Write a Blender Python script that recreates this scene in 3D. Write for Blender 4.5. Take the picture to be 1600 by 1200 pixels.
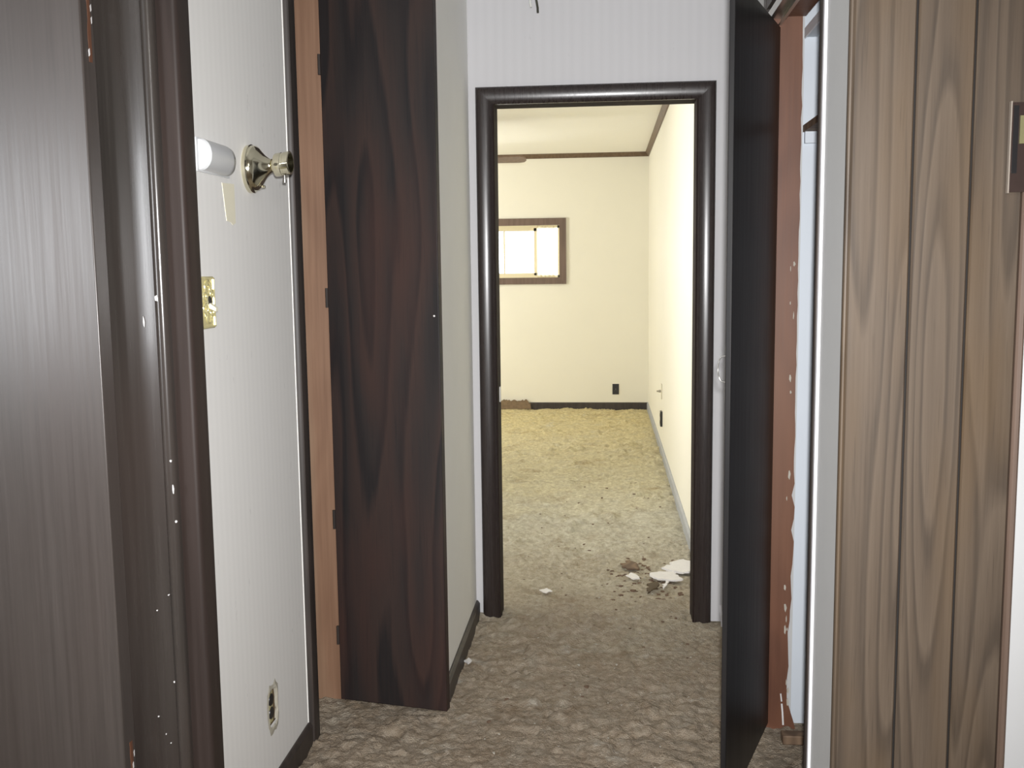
import bpy, bmesh, math, random
import numpy as np
from mathutils import Matrix, Vector, Euler, noise as mnoise

random.seed(7)
for o in list(bpy.data.objects):
    bpy.data.objects.remove(o, do_unlink=True)
scene = bpy.context.scene
C = scene.collection

# ------------------------------------------------------------------ camera
CAM_H = 1.38
yaw, pitch, roll = 0.09301728, 0.11445645, -0.01219847
cy, sy, cp, sp, cr, sr = (math.cos(yaw), math.sin(yaw), math.cos(pitch), math.sin(pitch), math.cos(roll), math.sin(roll))
right = Vector((cy, sy, 0)); fwd0 = Vector((-sy, cy, 0)); up0 = Vector((0, 0, 1))
fwd = cp * fwd0 - sp * up0; u2 = cp * up0 + sp * fwd0
r2 = cr * right + sr * u2; u3 = -sr * right + cr * u2
cam_d = bpy.data.cameras.new('camera'); cam = bpy.data.objects.new('camera', cam_d); C.objects.link(cam)
m = Matrix.Identity(4)
for i in range(3):
    m[i][0] = r2[i]; m[i][1] = u3[i]; m[i][2] = -fwd[i]
m[2][3] = CAM_H
cam.matrix_world = m
cam_d.sensor_width = 36.0; cam_d.lens = 1556.1 * 36 / 1600; cam_d.clip_start = 0.02
scene.camera = cam

# ------------------------------------------------------------------ world, lights, exposure
vs = scene.view_settings
vs.view_transform = 'Standard'; vs.look = 'None'; vs.gamma = 1.0; vs.use_curve_mapping = False
vs.exposure = 0.45
w = bpy.data.worlds.new('overcast_sky'); scene.world = w; w.use_nodes = True
bg = w.node_tree.nodes['Background']
bg.inputs[0].default_value = (0.93, 0.96, 1.0, 1); bg.inputs[1].default_value = 5.0

def lamp(name, kind, loc, energy, color=(1, 1, 1), aim=None, **kw):
    d = bpy.data.lights.new(name, kind); d.energy = energy; d.color = color
    for k, v in kw.items(): setattr(d, k, v)
    o = bpy.data.objects.new(name, d); C.objects.link(o); o.location = loc
    if aim is not None:
        o.rotation_euler = (Vector(aim) - Vector(loc)).to_track_quat('-Z', 'Z').to_euler()
    return o
# the camera's own flash, just above the lens
_fp = Vector((0.02, 0.0, CAM_H + 0.06))
lamp('flash_light', 'SPOT', _fp, 275, (1.0, 0.995, 0.995), aim=_fp + fwd, shadow_soft_size=0.02, spot_size=math.radians(94), spot_blend=1.0)
# daylight from the window of the side room at the left
lamp('side_room_window_light', 'AREA', (-2.98, -0.1, 1.5), 40, (0.95, 0.97, 1.0), aim=(0, -0.1, 1.5), shape='RECTANGLE', size=0.9, size_y=0.8)
# daylight from the window in the left wall of the far bedroom
lamp('bedroom_window_light', 'AREA', (-3.12, 5.1, 1.55), 15, (1.0, 0.99, 0.97), aim=(0.43, 5.1, 1.5), shape='RECTANGLE', size=1.1, size_y=0.75, spread=math.radians(75))
lamp('bedroom_end_fill_light', 'AREA', (-3.12, 8.2, 1.55), 44, (1.0, 0.99, 0.97), aim=(0.43, 8.2, 1.5), shape='RECTANGLE', size=1.1, size_y=0.75)  # fill light added out of view to brighten the bedroom end wall
# unseen soft fill added under the ceiling behind the camera
lamp('overhead_fill_light', 'AREA', (0.6, -0.6, 2.40), 18, (1.0, 0.96, 0.9), aim=(0.6, -0.6, 0), shape='DISK', size=0.5)

# ------------------------------------------------------------------ materials
def lin(c):
    return tuple(((v / 255) / 12.92 if v / 255 <= 0.04045 else ((v / 255 + 0.055) / 1.055) ** 2.4) for v in c)

class NT:
    def __init__(s, name):
        s.m = bpy.data.materials.new(name); s.m.use_nodes = True
        s.t = s.m.node_tree; s.b = s.t.nodes['Principled BSDF']
    def n(s, typ, **kw):
        nd = s.t.nodes.new(typ)
        for k, v in kw.items(): setattr(nd, k, v)
        return nd
    def l(s, a, b): s.t.links.new(a, b)
    def coord(s, scale=(1, 1, 1), rand=False):
        tc = s.n('ShaderNodeTexCoord'); src = tc.outputs['Object']
        if rand:
            oi = s.n('ShaderNodeObjectInfo'); ml = s.n('ShaderNodeMath', operation='MULTIPLY'); ml.inputs[1].default_value = 37.0
            s.l(oi.outputs['Random'], ml.inputs[0])
            va = s.n('ShaderNodeVectorMath', operation='ADD'); s.l(src, va.inputs[0]); s.l(ml.outputs[0], va.inputs[1]); src = va.outputs[0]
        mp = s.n('ShaderNodeMapping'); mp.inputs['Scale'].default_value = scale
        s.l(src, mp.inputs['Vector']); return mp.outputs[0]
    def noise(s, vec, scale, detail=3, rough=0.5, dist=0):
        nd = s.n('ShaderNodeTexNoise'); nd.inputs['Scale'].default_value = scale; nd.inputs['Detail'].default_value = detail
        nd.inputs['Roughness'].default_value = rough; nd.inputs['Distortion'].default_value = dist
        s.l(vec, nd.inputs['Vector']); return nd.outputs['Fac']
    def math(s, op, a, b=None, c=None, clamp=False):
        nd = s.n('ShaderNodeMath', operation=op, use_clamp=clamp)
        for i, v in enumerate((a, b, c)):
            if v is None: continue
            if isinstance(v, (int, float)): nd.inputs[i].default_value = v
            else: s.l(v, nd.inputs[i])
        return nd.outputs[0]
    def ramp(s, fac, stops):
        nd = s.n('ShaderNodeValToRGB'); e = nd.color_ramp.elements
        while len(e) < len(stops): e.new(0.5)
        for el, (p, c) in zip(e, stops): el.position = p; el.color = (*c, 1)
        s.l(fac, nd.inputs[0]); return nd.outputs[0]
    def mix(s, fac, a, b, blend='MIX'):
        nd = s.n('ShaderNodeMix', data_type='RGBA', blend_type=blend)
        for i, v in ((0, fac), (6, a), (7, b)):
            if isinstance(v, (int, float)): nd.inputs[i].default_value = v
            elif isinstance(v, tuple): nd.inputs[i].default_value = (*v, 1)
            else: s.l(v, nd.inputs[i])
        return nd.outputs[2]
    def bump(s, h, strength=0.2, dist=0.002):
        nd = s.n('ShaderNodeBump'); nd.inputs['Strength'].default_value = strength; nd.inputs['Distance'].default_value = dist
        s.l(h, nd.inputs['Height']); s.l(nd.outputs[0], s.b.inputs['Normal'])
    def color(s, c):
        if isinstance(c, tuple): s.b.inputs['Base Color'].default_value = (*c, 1)
        else: s.l(c, s.b.inputs['Base Color'])
    def rough(s, r):
        if isinstance(r, (int, float)): s.b.inputs['Roughness'].default_value = r
        else: s.l(r, s.b.inputs['Roughness'])

def wood(name, dark, light, rough=0.3, band=26, figure=0.5, warm=None, zs=0.45, xs=5.0, coat=0.0, grain=90, spec=0.5, wt=(2.6, -0.95)):
    t = NT(name)
    v = t.coord((xs, xs, zs), rand=True)
    n1 = t.noise(v, 1.0, 2, 0.45, 0.3)
    b = t.math('SINE', t.math('MULTIPLY', n1, band * 3.0)); b = t.math('MULTIPLY_ADD', b, 0.5, 0.5)
    vf = t.coord((grain, grain, 2.2), rand=True)
    g = t.noise(vf, 1.0, 4, 0.65)
    vb = t.coord((3, 3, 0.8), rand=True); big = t.noise(vb, 1.0, 3, 0.5)
    f = t.math('ADD', t.math('MULTIPLY', b, figure), t.math('MULTIPLY', g, 1 - figure))
    col = t.ramp(f, [(0.22, dark), (0.78, light)])
    if warm: col = t.mix(t.math('MULTIPLY_ADD', big, wt[0], wt[1], clamp=True), col, t.mix(0.75, col, warm))
    t.color(col)
    t.rough(t.math('MULTIPLY_ADD', g, 0.18, rough - 0.09))
    t.b.inputs['Specular IOR Level'].default_value = spec
    t.b.inputs['Coat Weight'].default_value = coat; t.b.inputs['Coat Roughness'].default_value = 0.12
    t.bump(g, 0.12, 0.001)
    return t.m

def grainwood(name, deep, mid, light, tint, rough=0.5, spec=0.35, xs=7.0, zs=0.55, rings=13, line=0.5, tintf=0.5):
    # flat-sawn veneer: growth rings as contour lines of a stretched noise, plus fine vertical pores
    t = NT(name)
    n1 = t.noise(t.coord((xs, xs, zs), rand=True), 1.0, 1.5, 0.35, 0.15)
    wob = t.noise(t.coord((60, 60, 3), rand=True), 1.0, 2, 0.5)
    fr = t.math('FRACT', t.math('ADD', t.math('MULTIPLY', n1, rings), t.math('MULTIPLY', wob, 0.25)))
    ring = t.ramp(fr, [(0.0, deep), (0.10, deep), (0.28, mid), (0.85, light), (1.0, deep)])
    pores = t.noise(t.coord((150, 150, 3.0), rand=True), 1.0, 4, 0.7)
    base_ = t.mix(t.math('MULTIPLY_ADD', pores, 2.4, -0.75, clamp=True), mid, light)
    col = t.mix(line, base_, ring)
    big = t.noise(t.coord((6, 6, 1.3), rand=True), 1.0, 3, 0.5)
    col = t.mix(t.math('MULTIPLY', t.math('MULTIPLY_ADD', big, 4.0, -1.9, clamp=True), tintf), col, tint)
    pk = t.math('MULTIPLY_ADD', t.noise(t.coord((220, 220, 7), rand=True), 1.0, 2, 0.5), 5.0, -3.0, clamp=True)
    col = t.mix(t.math('MULTIPLY', pk, 0.45), col, deep)
    t.color(col); t.rough(rough); t.b.inputs['Specular IOR Level'].default_value = spec
    t.bump(pores, 0.1, 0.001)
    return t.m

def plain(name, c, rough=0.6, metal=0.0, var=0.06, scale=18, bump=0.1, spec=0.5):
    t = NT(name); v = t.coord((1, 1, 1)); n = t.noise(v, scale, 4, 0.6)
    t.color(t.mix(n, tuple(x * (1 - var) for x in c), tuple(min(1, x * (1 + var)) for x in c)))
    t.rough(rough); t.b.inputs['Metallic'].default_value = metal; t.b.inputs['Specular IOR Level'].default_value = spec
    if bump: t.bump(n, bump, 0.001)
    return t.m

def wallpaper(name, c, axis, stripe=0.03, amt=0.03, rough=0.75, spots=0.25):
    t = NT(name)
    tc = t.n('ShaderNodeTexCoord'); sx = t.n('ShaderNodeSeparateXYZ'); t.l(tc.outputs['Object'], sx.inputs[0])
    a = sx.outputs[axis]
    s1 = t.math('MULTIPLY_ADD', t.math('SINE', t.math('MULTIPLY', a, 2 * math.pi / stripe)), 0.5, 0.5)
    v = t.coord((60, 60, 1.5)); n = t.noise(v, 1.0, 3, 0.6)
    v2 = t.coord((40, 40, 14)); n2 = t.noise(v2, 1.0, 3, 0.6)
    spot = t.math('MULTIPLY', t.math('GREATER_THAN', n2, 0.70), spots)
    f = t.math('ADD', t.math('MULTIPLY', s1, 0.45), t.math('MULTIPLY', n, 0.55))
    col = t.mix(f, tuple(x * (1 - amt * 1.0) for x in c), tuple(min(1, x * (1 + amt)) for x in c))
    col = t.mix(spot, col, tuple(x * 0.55 for x in c))
    t.color(col); t.rough(rough); t.bump(n, 0.08, 0.001)
    return t.m

M = {}
M['hall_y'] = wallpaper('hall_wallpaper_side', (0.76, 0.75, 0.73), 1)
M['hall_x'] = wallpaper('hall_wallpaper_end', (0.62, 0.615, 0.63), 0, stripe=0.036, amt=0.03, spots=0.12)
M['cream'] = plain('cream_bedroom_paint', (0.84, 0.81, 0.695), 0.6, var=0.02, scale=3, bump=0.05)
M['ceil'] = plain('cream_ceiling_paint', (0.93, 0.91, 0.83), 0.7, var=0.015, scale=3, bump=0.05)
M['white'] = plain('white_wall_paint', (0.66, 0.665, 0.67), 0.7, var=0.03, scale=8)
M['hallpaint'] = plain('pale_hall_paint', (0.86, 0.855, 0.82), 0.7, var=0.03, scale=6)
M['greywall'] = plain('grey_wall_paint', (0.52, 0.52, 0.515), 0.7, var=0.05, scale=8)
M['closet'] = plain('closet_paint', (0.62, 0.665, 0.72), 0.7, var=0.03, scale=6)
M['trimwhite'] = plain('white_edge_paint', (0.80, 0.79, 0.82), 0.5, var=0.03)
M['dark'] = wood('dark_stained_trim', (0.030, 0.026, 0.023), (0.050, 0.044, 0.039), 0.26, figure=0.2, coat=0.2, warm=(0.054, 0.038, 0.032))
M['darkmatte'] = wood('dark_stained_casing', (0.020, 0.015, 0.013), (0.036, 0.027, 0.024), 0.5, figure=0.2, warm=(0.042, 0.026, 0.021), spec=0.25)
M['darkend'] = wood('dark_casing_wood', (0.024, 0.0175, 0.0165), (0.030, 0.022, 0.0205), 0.28, figure=0.1, coat=0.15)
M['jambmatte'] = plain('matte_dark_jamb', (0.024, 0.016, 0.014), 0.75, var=0.2, spec=0.1)
M['door_near'] = wood('worn_dark_door', (0.046, 0.039, 0.035), (0.080, 0.067, 0.060), 0.36, figure=0.06, grain=110, spec=0.6, warm=(0.055, 0.040, 0.034))
M['door_closet'] = grainwood('dark_figured_plywood', (0.010, 0.010, 0.0115), (0.020, 0.0175, 0.0175), (0.042, 0.026, 0.022), (0.058, 0.026, 0.020), rough=0.5, spec=0.3, xs=4.5, zs=0.6, rings=9, line=0.65, tintf=0.6)
M['door_right'] = wood('black_stained_door', (0.008, 0.0075, 0.008), (0.015, 0.0135, 0.0135), 0.42, figure=0.3, spec=0.35)
M['jamb'] = wood('reddish_raw_jamb', (0.19, 0.10, 0.058), (0.29, 0.165, 0.10), 0.55, figure=0.15, warm=(0.40, 0.30, 0.20), wt=(4.0, -1.8), zs=0.8)
M['jamb_right'] = wood('red_brown_jamb', (0.075, 0.026, 0.016), (0.15, 0.058, 0.032), 0.5, figure=0.25, warm=(0.21, 0.10, 0.055), zs=0.8)
M['panel'] = grainwood('walnut_paneling', (0.040, 0.030, 0.023), (0.086, 0.063, 0.045), (0.134, 0.101, 0.073), (0.125, 0.078, 0.038), rough=0.5, tintf=0.6)
M['groove'] = plain('dark_groove', (0.012, 0.010, 0.009), 0.8)
M['brown'] = wood('brown_window_trim', (0.11, 0.072, 0.052), (0.19, 0.13, 0.10), 0.5, figure=0.2)
M['crown'] = wood('brown_crown', (0.10, 0.062, 0.035), (0.17, 0.115, 0.07), 0.5, figure=0.2)
M['basedark'] = wood('dirty_dark_baseboard', (0.020, 0.016, 0.014), (0.055, 0.042, 0.036), 0.5, figure=0.2)
M['basegrey'] = plain('grey_baseboard', (0.36, 0.37, 0.38), 0.6, var=0.15)
M['plastic'] = plain('white_plastic', (0.60, 0.61, 0.62), 0.35, var=0.01, bump=0)
M['nickel'] = plain('tarnished_brass', (0.74, 0.70, 0.54), 0.13, metal=1.0, var=0.12, bump=0)
M['brass'] = plain('pale_brass', (0.74, 0.68, 0.38), 0.3, metal=0.6, var=0.25, scale=120)
M['black'] = plain('black_plastic', (0.012, 0.011, 0.012), 0.35, bump=0)
M['tape'] = plain('yellowed_tape', (0.79, 0.75, 0.60), 0.6)
M['plaster'] = plain('white_plaster', (0.78, 0.76, 0.75), 0.85, var=0.1, scale=50)
M['dirtyplaster'] = plain('dirty_plaster', (0.42, 0.39, 0.32), 0.9, var=0.3, scale=60)
M['crumb'] = plain('dusty_crumb', (0.45, 0.42, 0.36), 0.9, var=0.3, scale=60)
M['padding'] = plain('dirty_padding', (0.22, 0.155, 0.095), 0.95, var=0.5, scale=40)
M['clod'] = plain('brown_dirt', (0.15, 0.095, 0.062), 0.95, var=0.6, scale=25)
M['rust'] = plain('rusty_device', (0.07, 0.045, 0.02), 0.7, var=0.5, scale=80)
M['metal'] = plain('galvanised_track', (0.55, 0.54, 0.50), 0.3, metal=1.0, var=0.1)
M['steel'] = plain('dull_steel', (0.35, 0.34, 0.32), 0.4, metal=1.0)
M['fan'] = wood('fan_blade_wood', (0.16, 0.10, 0.07), (0.26, 0.18, 0.13), 0.45, figure=0.2)
M['wirew'] = plain('white_wire', (0.8, 0.8, 0.76), 0.5, bump=0)
M['wireb'] = plain('dark_wire', (0.05, 0.05, 0.035), 0.5, bump=0)
M['sash'] = plain('cream_sash', (0.78, 0.70, 0.48), 0.5, var=0.03)
M['rawwood'] = wood('raw_wood', (0.10, 0.06, 0.035), (0.20, 0.13, 0.08), 0.7)
M['plate'] = plain('dark_glossy_plate', (0.045, 0.030, 0.026), 0.18, var=0.2, bump=0)
M['edge'] = plain('pale_metal_edge', (0.38, 0.33, 0.28), 0.5, metal=0.3)
M['ivory'] = plain('ivory_plastic', (0.20, 0.185, 0.09), 0.4, var=0.08)

def glass():
    t = NT('window_glass'); b = t.b
    tr = t.n('ShaderNodeBsdfTransparent'); gl = t.n('ShaderNodeBsdfGlossy'); gl.inputs['Roughness'].default_value = 0.05
    fr = t.n('ShaderNodeFresnel'); fr.inputs[0].default_value = 1.45
    mx = t.n('ShaderNodeMixShader'); t.l(fr.outputs[0], mx.inputs[0]); t.l(tr.outputs[0], mx.inputs[1]); t.l(gl.outputs[0], mx.inputs[2])
    out = t.t.nodes['Material Output']; t.l(mx.outputs[0], out.inputs['Surface']); return t.m
M['glass'] = glass()
def curtain():
    t = NT('white_translucent_sheet')
    df = t.n('ShaderNodeBsdfDiffuse'); df.inputs[0].default_value = (0.85, 0.83, 0.76, 1)
    tl = t.n('ShaderNodeBsdfTranslucent'); tl.inputs[0].default_value = (0.95, 0.92, 0.82, 1)
    mx = t.n('ShaderNodeMixShader'); mx.inputs[0].default_value = 0.8
    t.l(df.outputs[0], mx.inputs[1]); t.l(tl.outputs[0], mx.inputs[2])
    t.l(mx.outputs[0], t.t.nodes['Material Output'].inputs['Surface']); return t.m
M['sheet'] = curtain()

def carpet():
    t = NT('dirty_matted_carpet')
    tc = t.n('ShaderNodeTexCoord'); sx = t.n('ShaderNodeSeparateXYZ'); t.l(tc.outputs['Object'], sx.inputs[0])
    v = t.coord((1, 1, 1))
    big = t.noise(v, 2.2, 4, 0.6); mid = t.noise(v, 9, 4, 0.65); fine = t.noise(v, 60, 4, 0.7); fib = t.noise(v, 220, 3, 0.6)
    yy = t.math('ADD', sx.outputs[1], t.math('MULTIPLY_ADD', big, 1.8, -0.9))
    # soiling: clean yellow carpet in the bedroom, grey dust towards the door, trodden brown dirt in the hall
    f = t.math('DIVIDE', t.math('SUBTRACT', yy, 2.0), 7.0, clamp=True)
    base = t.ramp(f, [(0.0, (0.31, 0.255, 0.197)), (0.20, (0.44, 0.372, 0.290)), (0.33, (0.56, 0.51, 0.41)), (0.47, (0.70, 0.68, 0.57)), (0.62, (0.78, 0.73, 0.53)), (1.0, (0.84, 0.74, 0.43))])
    grey = t.math('MULTIPLY_ADD', mid, 3.6, -1.7, clamp=True)
    col = t.mix(t.math('MULTIPLY', grey, 0.6), base, t.mix(0.55, base, (0.46, 0.45, 0.40)))
    gran = t.noise(v, 34, 5, 0.75)
    g1 = t.math('MULTIPLY_ADD', gran, 3.4, -1.35, clamp=True)
    col = t.mix(g1, t.mix(1.0, col, (0.76, 0.72, 0.67), 'MULTIPLY'), t.mix(1.0, col, (1.12, 1.12, 1.12), 'MULTIPLY'))
    sp = t.math('MULTIPLY_ADD', fine, 5.0, -3.0, clamp=True)
    col = t.mix(t.math('MULTIPLY', sp, 0.6), col, t.mix(1.0, col, (0.40, 0.32, 0.24), 'MULTIPLY'))
    st = t.math('MULTIPLY_ADD', t.noise(v, 4.5, 5, 0.7, 0.6), 5.0, -2.75, clamp=True)
    col = t.mix(t.math('MULTIPLY', st, 0.75), col, t.mix(1.0, col, (0.55, 0.44, 0.33), 'MULTIPLY'))
    vd = t.coord((11, 26, 11)); dk = t.math('MULTIPLY_ADD', t.noise(vd, 1.0, 5, 0.7, 0.4), 9.0, -5.75, clamp=True)
    col = t.mix(t.math('MULTIPLY', dk, 0.75), col, t.mix(1.0, col, (0.36, 0.29, 0.22), 'MULTIPLY'))
    vp = t.coord((5, 9, 5)); pk = t.math('MULTIPLY_ADD', t.noise(vp, 1.0, 6, 0.75, 0.3), 6.0, -3.55, clamp=True)
    col = t.mix(t.math('MULTIPLY', pk, 0.85), col, t.mix(0.65, col, (0.62, 0.605, 0.55)))
    t.color(col); t.rough(0.95); t.b.inputs['Specular IOR Level'].default_value = 0.1
    t.bump(t.math('ADD', fine, t.math('MULTIPLY', fib, 0.8)), 1.0, 0.010)
    return t.m
M['carpet'] = carpet()

# ------------------------------------------------------------------ helpers
def tag(o, label=None, cat=None, kind=None, group=None):
    if label: o['label'] = label
    if cat: o['category'] = cat
    if kind: o['kind'] = kind
    if group: o['group'] = group
    return o
def root(name, loc, label=None, cat=None, kind=None, group=None):
    o = bpy.data.objects.new(name, None); C.objects.link(o); o.location = loc; o.empty_display_size = 0.05
    return tag(o, label, cat, kind, group)
def wloc(o):
    v = Vector((0, 0, 0))
    while o is not None: v = v + o.location; o = o.parent
    return v
def mesh(name, verts, faces, mat, parent=None, smooth=False, origin=None):
    off = wloc(parent) if parent else Vector((0, 0, 0))
    loc = Vector(origin) - off if origin is not None else Vector((0, 0, 0))
    o_w = off + loc
    me = bpy.data.meshes.new(name)
    me.from_pydata([tuple(Vector(v) - o_w) for v in verts], [], faces); me.update()
    bm = bmesh.new(); bm.from_mesh(me); bmesh.ops.recalc_face_normals(bm, faces=bm.faces); bm.to_mesh(me); bm.free()
    if smooth:
        me.polygons.foreach_set('use_smooth', [True] * len(me.polygons))
        try: me.set_sharp_from_angle(angle=math.radians(40))
        except Exception: pass
    me.materials.append(M[mat] if isinstance(mat, str) else mat)
    o = bpy.data.objects.new(name, me); C.objects.link(o)
    if parent: o.parent = parent
    o.location = loc
    return o
BF = [(0, 1, 3, 2), (4, 6, 7, 5), (0, 4, 5, 1), (2, 3, 7, 6), (0, 2, 6, 4), (1, 5, 7, 3)]
def bx(x0, x1, y0, y1, z0, z1):
    return [(x, y, z) for x in (x0, x1) for y in (y0, y1) for z in (z0, z1)], BF
def join(parts):
    V, F = [], []
    for v, f in parts:
        n = len(V); V += list(v); F += [tuple(i + n for i in q) for q in f]
    return V, F
def bevel(o, w=0.003, seg=2):
    md = o.modifiers.new('bevel', 'BEVEL'); md.width = w; md.segments = seg; md.limit_method = 'ANGLE'
    o.data.polygons.foreach_set('use_smooth', [True] * len(o.data.polygons))
    try: o.data.set_sharp_from_angle(angle=math.radians(50))
    except Exception: pass
    return o
def boxes(name, lst, mat, parent=None, bev=0, origin=None):
    o = mesh(name, *join([bx(*b) for b in lst]), mat, parent, origin=origin)
    if bev: bevel(o, bev)
    return o
def prism(pts, z0, z1, fn=None):
    """2-D outline extruded from z0 to z1; fn maps (a, b, c) to world"""
    n = len(pts); V = [(a, b, z0) for a, b in pts] + [(a, b, z1) for a, b in pts]
    F = [tuple(range(n - 1, -1, -1)), tuple(range(n, 2 * n))] + [(i, (i + 1) % n, n + (i + 1) % n, n + i) for i in range(n)]
    if fn: V = [fn(*v) for v in V]
    return V, F
def lathe(prof, seg, fn):
    """prof: list of (axial, radius); fn(axial, r*cos, r*sin) -> world"""
    V, F = [], []
    for a, r in prof:
        for k in range(seg):
            t = 2 * math.pi * k / seg; V.append(fn(a, r * math.cos(t), r * math.sin(t)))
    for i in range(len(prof) - 1):
        for k in range(seg):
            F.append((i * seg + k, i * seg + (k + 1) % seg, (i + 1) * seg + (k + 1) % seg, (i + 1) * seg + k))
    F.append(tuple(range(seg))); F.append(tuple((len(prof) - 1) * seg + k for k in range(seg)))
    return V, F
def tube(pts, r, seg=8):
    pts = [Vector(p) for p in pts]; V, F = [], []
    for i, p in enumerate(pts):
        d = (pts[min(i + 1, len(pts) - 1)] - pts[max(i - 1, 0)]).normalized()
        a = d.cross(Vector((0.13, 0.31, 0.94))).normalized(); b = d.cross(a)
        for k in range(seg):
            t = 2 * math.pi * k / seg; V.append(tuple(p + r * (math.cos(t) * a + math.sin(t) * b)))
    for i in range(len(pts) - 1):
        for k in range(seg):
            F.append((i * seg + k, i * seg + (k + 1) % seg, (i + 1) * seg + (k + 1) % seg, (i + 1) * seg + k))
    F.append(tuple(range(seg))); F.append(tuple((len(pts) - 1) * seg + k for k in range(seg)))
    return V, F
def struct(o, label): return tag(o, label, None, 'structure')

# ------------------------------------------------------------------ setting: floor
def vnoise(X, Y, scale, seed):
    rng = np.random.RandomState(seed); N = 256; T = rng.rand(N, N)
    x = X / scale; y = Y / scale; xi = np.floor(x).astype(int); yi = np.floor(y).astype(int)
    fx = x - xi; fy = y - yi; fx = fx * fx * (3 - 2 * fx); fy = fy * fy * (3 - 2 * fy)
    g = lambda a, b: T[a % N, b % N]
    return (g(xi, yi) * (1 - fx) + g(xi + 1, yi) * fx) * (1 - fy) + (g(xi, yi + 1) * (1 - fx) + g(xi + 1, yi + 1) * fx) * fy - 0.5
def floor_h(X, Y):
    h = 0.010 * vnoise(X, Y, 0.35, 1) + 0.010 * vnoise(X, Y, 0.12, 2) + 0.007 * vnoise(X * 0.8, Y, 0.05, 3) + 0.010 * vnoise(X * 0.8, Y, 0.024, 4) + 0.011 * vnoise(X, Y, 0.012, 8)
    clump = np.maximum(0, vnoise(X, Y, 0.20, 5) + vnoise(X, Y, 0.045, 6) - 0.22)
    pit = np.maximum(0, vnoise(X, Y, 0.15, 9) + 0.8 * vnoise(X, Y, 0.03, 10) - 0.20)
    return h * 0.8 + 0.035 * clump - 0.025 * pit - 0.004
def make_floor():
    CO, Q = [], []; base_ = 0
    for xs, ys in ((np.arange(-0.95, 0.62, 0.006), np.arange(1.9, 5.0, 0.0055)), (np.arange(-1.2, 0.47, 0.012), np.arange(5.0 - 0.0055, 9.86, 0.013)),
                   (np.arange(0.614, 1.2, 0.03), np.arange(1.9, 3.95, 0.03)), (np.arange(-1.65, -0.93, 0.03), np.arange(1.9, 5.02, 0.03))):
        X, Y = np.meshgrid(xs, ys); Z = floor_h(X, Y); nx, ny = len(xs), len(ys)
        i = np.arange(ny - 1)[:, None] * nx + np.arange(nx - 1)[None, :]
        cxm = 0.5 * (X[:-1, :-1] + X[1:, 1:]); cym = 0.5 * (Y[:-1, :-1] + Y[1:, 1:])
        keep = ~((cym > 3.95) & (cxm > 0.46))
        Q.append(np.stack([i, i + 1, i + 1 + nx, i + nx], -1)[keep].reshape(-1) + base_)
        CO.append(np.stack([X, Y, Z], -1).reshape(-1, 3)); base_ += nx * ny
    co = np.concatenate(CO).astype(np.float32); q = np.concatenate(Q)
    me = bpy.data.meshes.new('floor'); nf = len(q) // 4
    me.vertices.add(len(co)); me.vertices.foreach_set('co', co.reshape(-1))
    me.loops.add(len(q)); me.loops.foreach_set('vertex_index', q.astype(np.int32))
    me.polygons.add(nf); me.polygons.foreach_set('loop_start', np.arange(0, 4 * nf, 4, dtype=np.int32))
    me.polygons.foreach_set('use_smooth', np.ones(nf, bool)); me.update(calc_edges=True); me.validate()
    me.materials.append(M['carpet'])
    o = bpy.data.objects.new('floor', me); C.objects.link(o)
    struct(o, 'matted dirty carpet, brown in the hall and yellowish in the far bedroom')
make_floor()
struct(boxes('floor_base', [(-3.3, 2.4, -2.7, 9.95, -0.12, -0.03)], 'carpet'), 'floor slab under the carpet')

# ------------------------------------------------------------------ setting: walls
XL, XH, XR, YE = -0.87, -0.51, 0.47, 3.83
ZC = 2.45
HY0, HY1, HZ0, HZ1 = 2.405, 2.470, 0.200, 0.292           # hole of the missing outlet
struct(boxes('wall_left', [
    (-0.98, XL, -2.6, 1.17, 0, ZC), (-0.98, XL, 1.17, 2.012, 2.07, ZC), (-0.98, XL, 2.012, HY0, 0, ZC),
    (-0.98, XL, HY0, HY1, 0, HZ0), (-0.98, XL, HY0, HY1, HZ1, ZC), (-0.98, XL, HY1, 2.80, 0, ZC), (-0.98, XL, 2.80, 3.06, 2.33, ZC)],
    'hall_y'), 'pale striped wallpaper wall at the left with the wall lamp')
struct(boxes('wall_hall_left', [(-0.98, XH, 3.06, YE, 0, ZC)], 'hallpaint'), 'narrow pale wall between the closet door and the bedroom doorway')
struct(boxes('wall_end', [(-0.98, -0.425, YE, 3.94, 0, ZC), (0.355, 1.25, YE, 3.94, 0, ZC), (-0.425, 0.355, YE, 3.94, 2.012, ZC)], 'hall_x'),
       'pale wallpapered wall at the end of the hall around the doorway')
struct(boxes('wall_right', [(XR, 0.56, 2.945, YE, 0, ZC), (XR, 0.56, 2.258, 2.945, 2.085, ZC), (XR, 0.56, 2.032, 2.258, 0, ZC)], 'greywall'),
       'grey-white wall strip between the right closet and the wood paneling')
struct(boxes('wall_closet_right', [(0.56, 1.2, 2.955, 3.05, 0, ZC), (1.15, 1.25, 2.2, 2.955, 0, ZC), (0.56, 1.2, 2.2, 2.26, 0, ZC)], 'closet'),
       'bluish white inner walls of the right closet')
struct(boxes('wall_closet_left', [(-1.6, -0.98, 3.06, 3.16, 0, ZC), (-1.7, -1.6, 2.5, 3.16, 0, ZC), (-1.6, -0.98, 2.6, 2.7, 0, ZC)], 'white'),
       'inner walls of the left closet')
struct(boxes('wall_side_room', [(-3.1, -0.98, 2.45, 2.55, 0, ZC), (-3.2, -3.05, -2.6, 2.55, 0, ZC)], 'white'), 'walls of the side room behind the left door')
struct(boxes('wall_back', [(-3.1, 2.4, -2.7, -2.6, 0, ZC)], 'white'), 'wall behind the camera')
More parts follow.
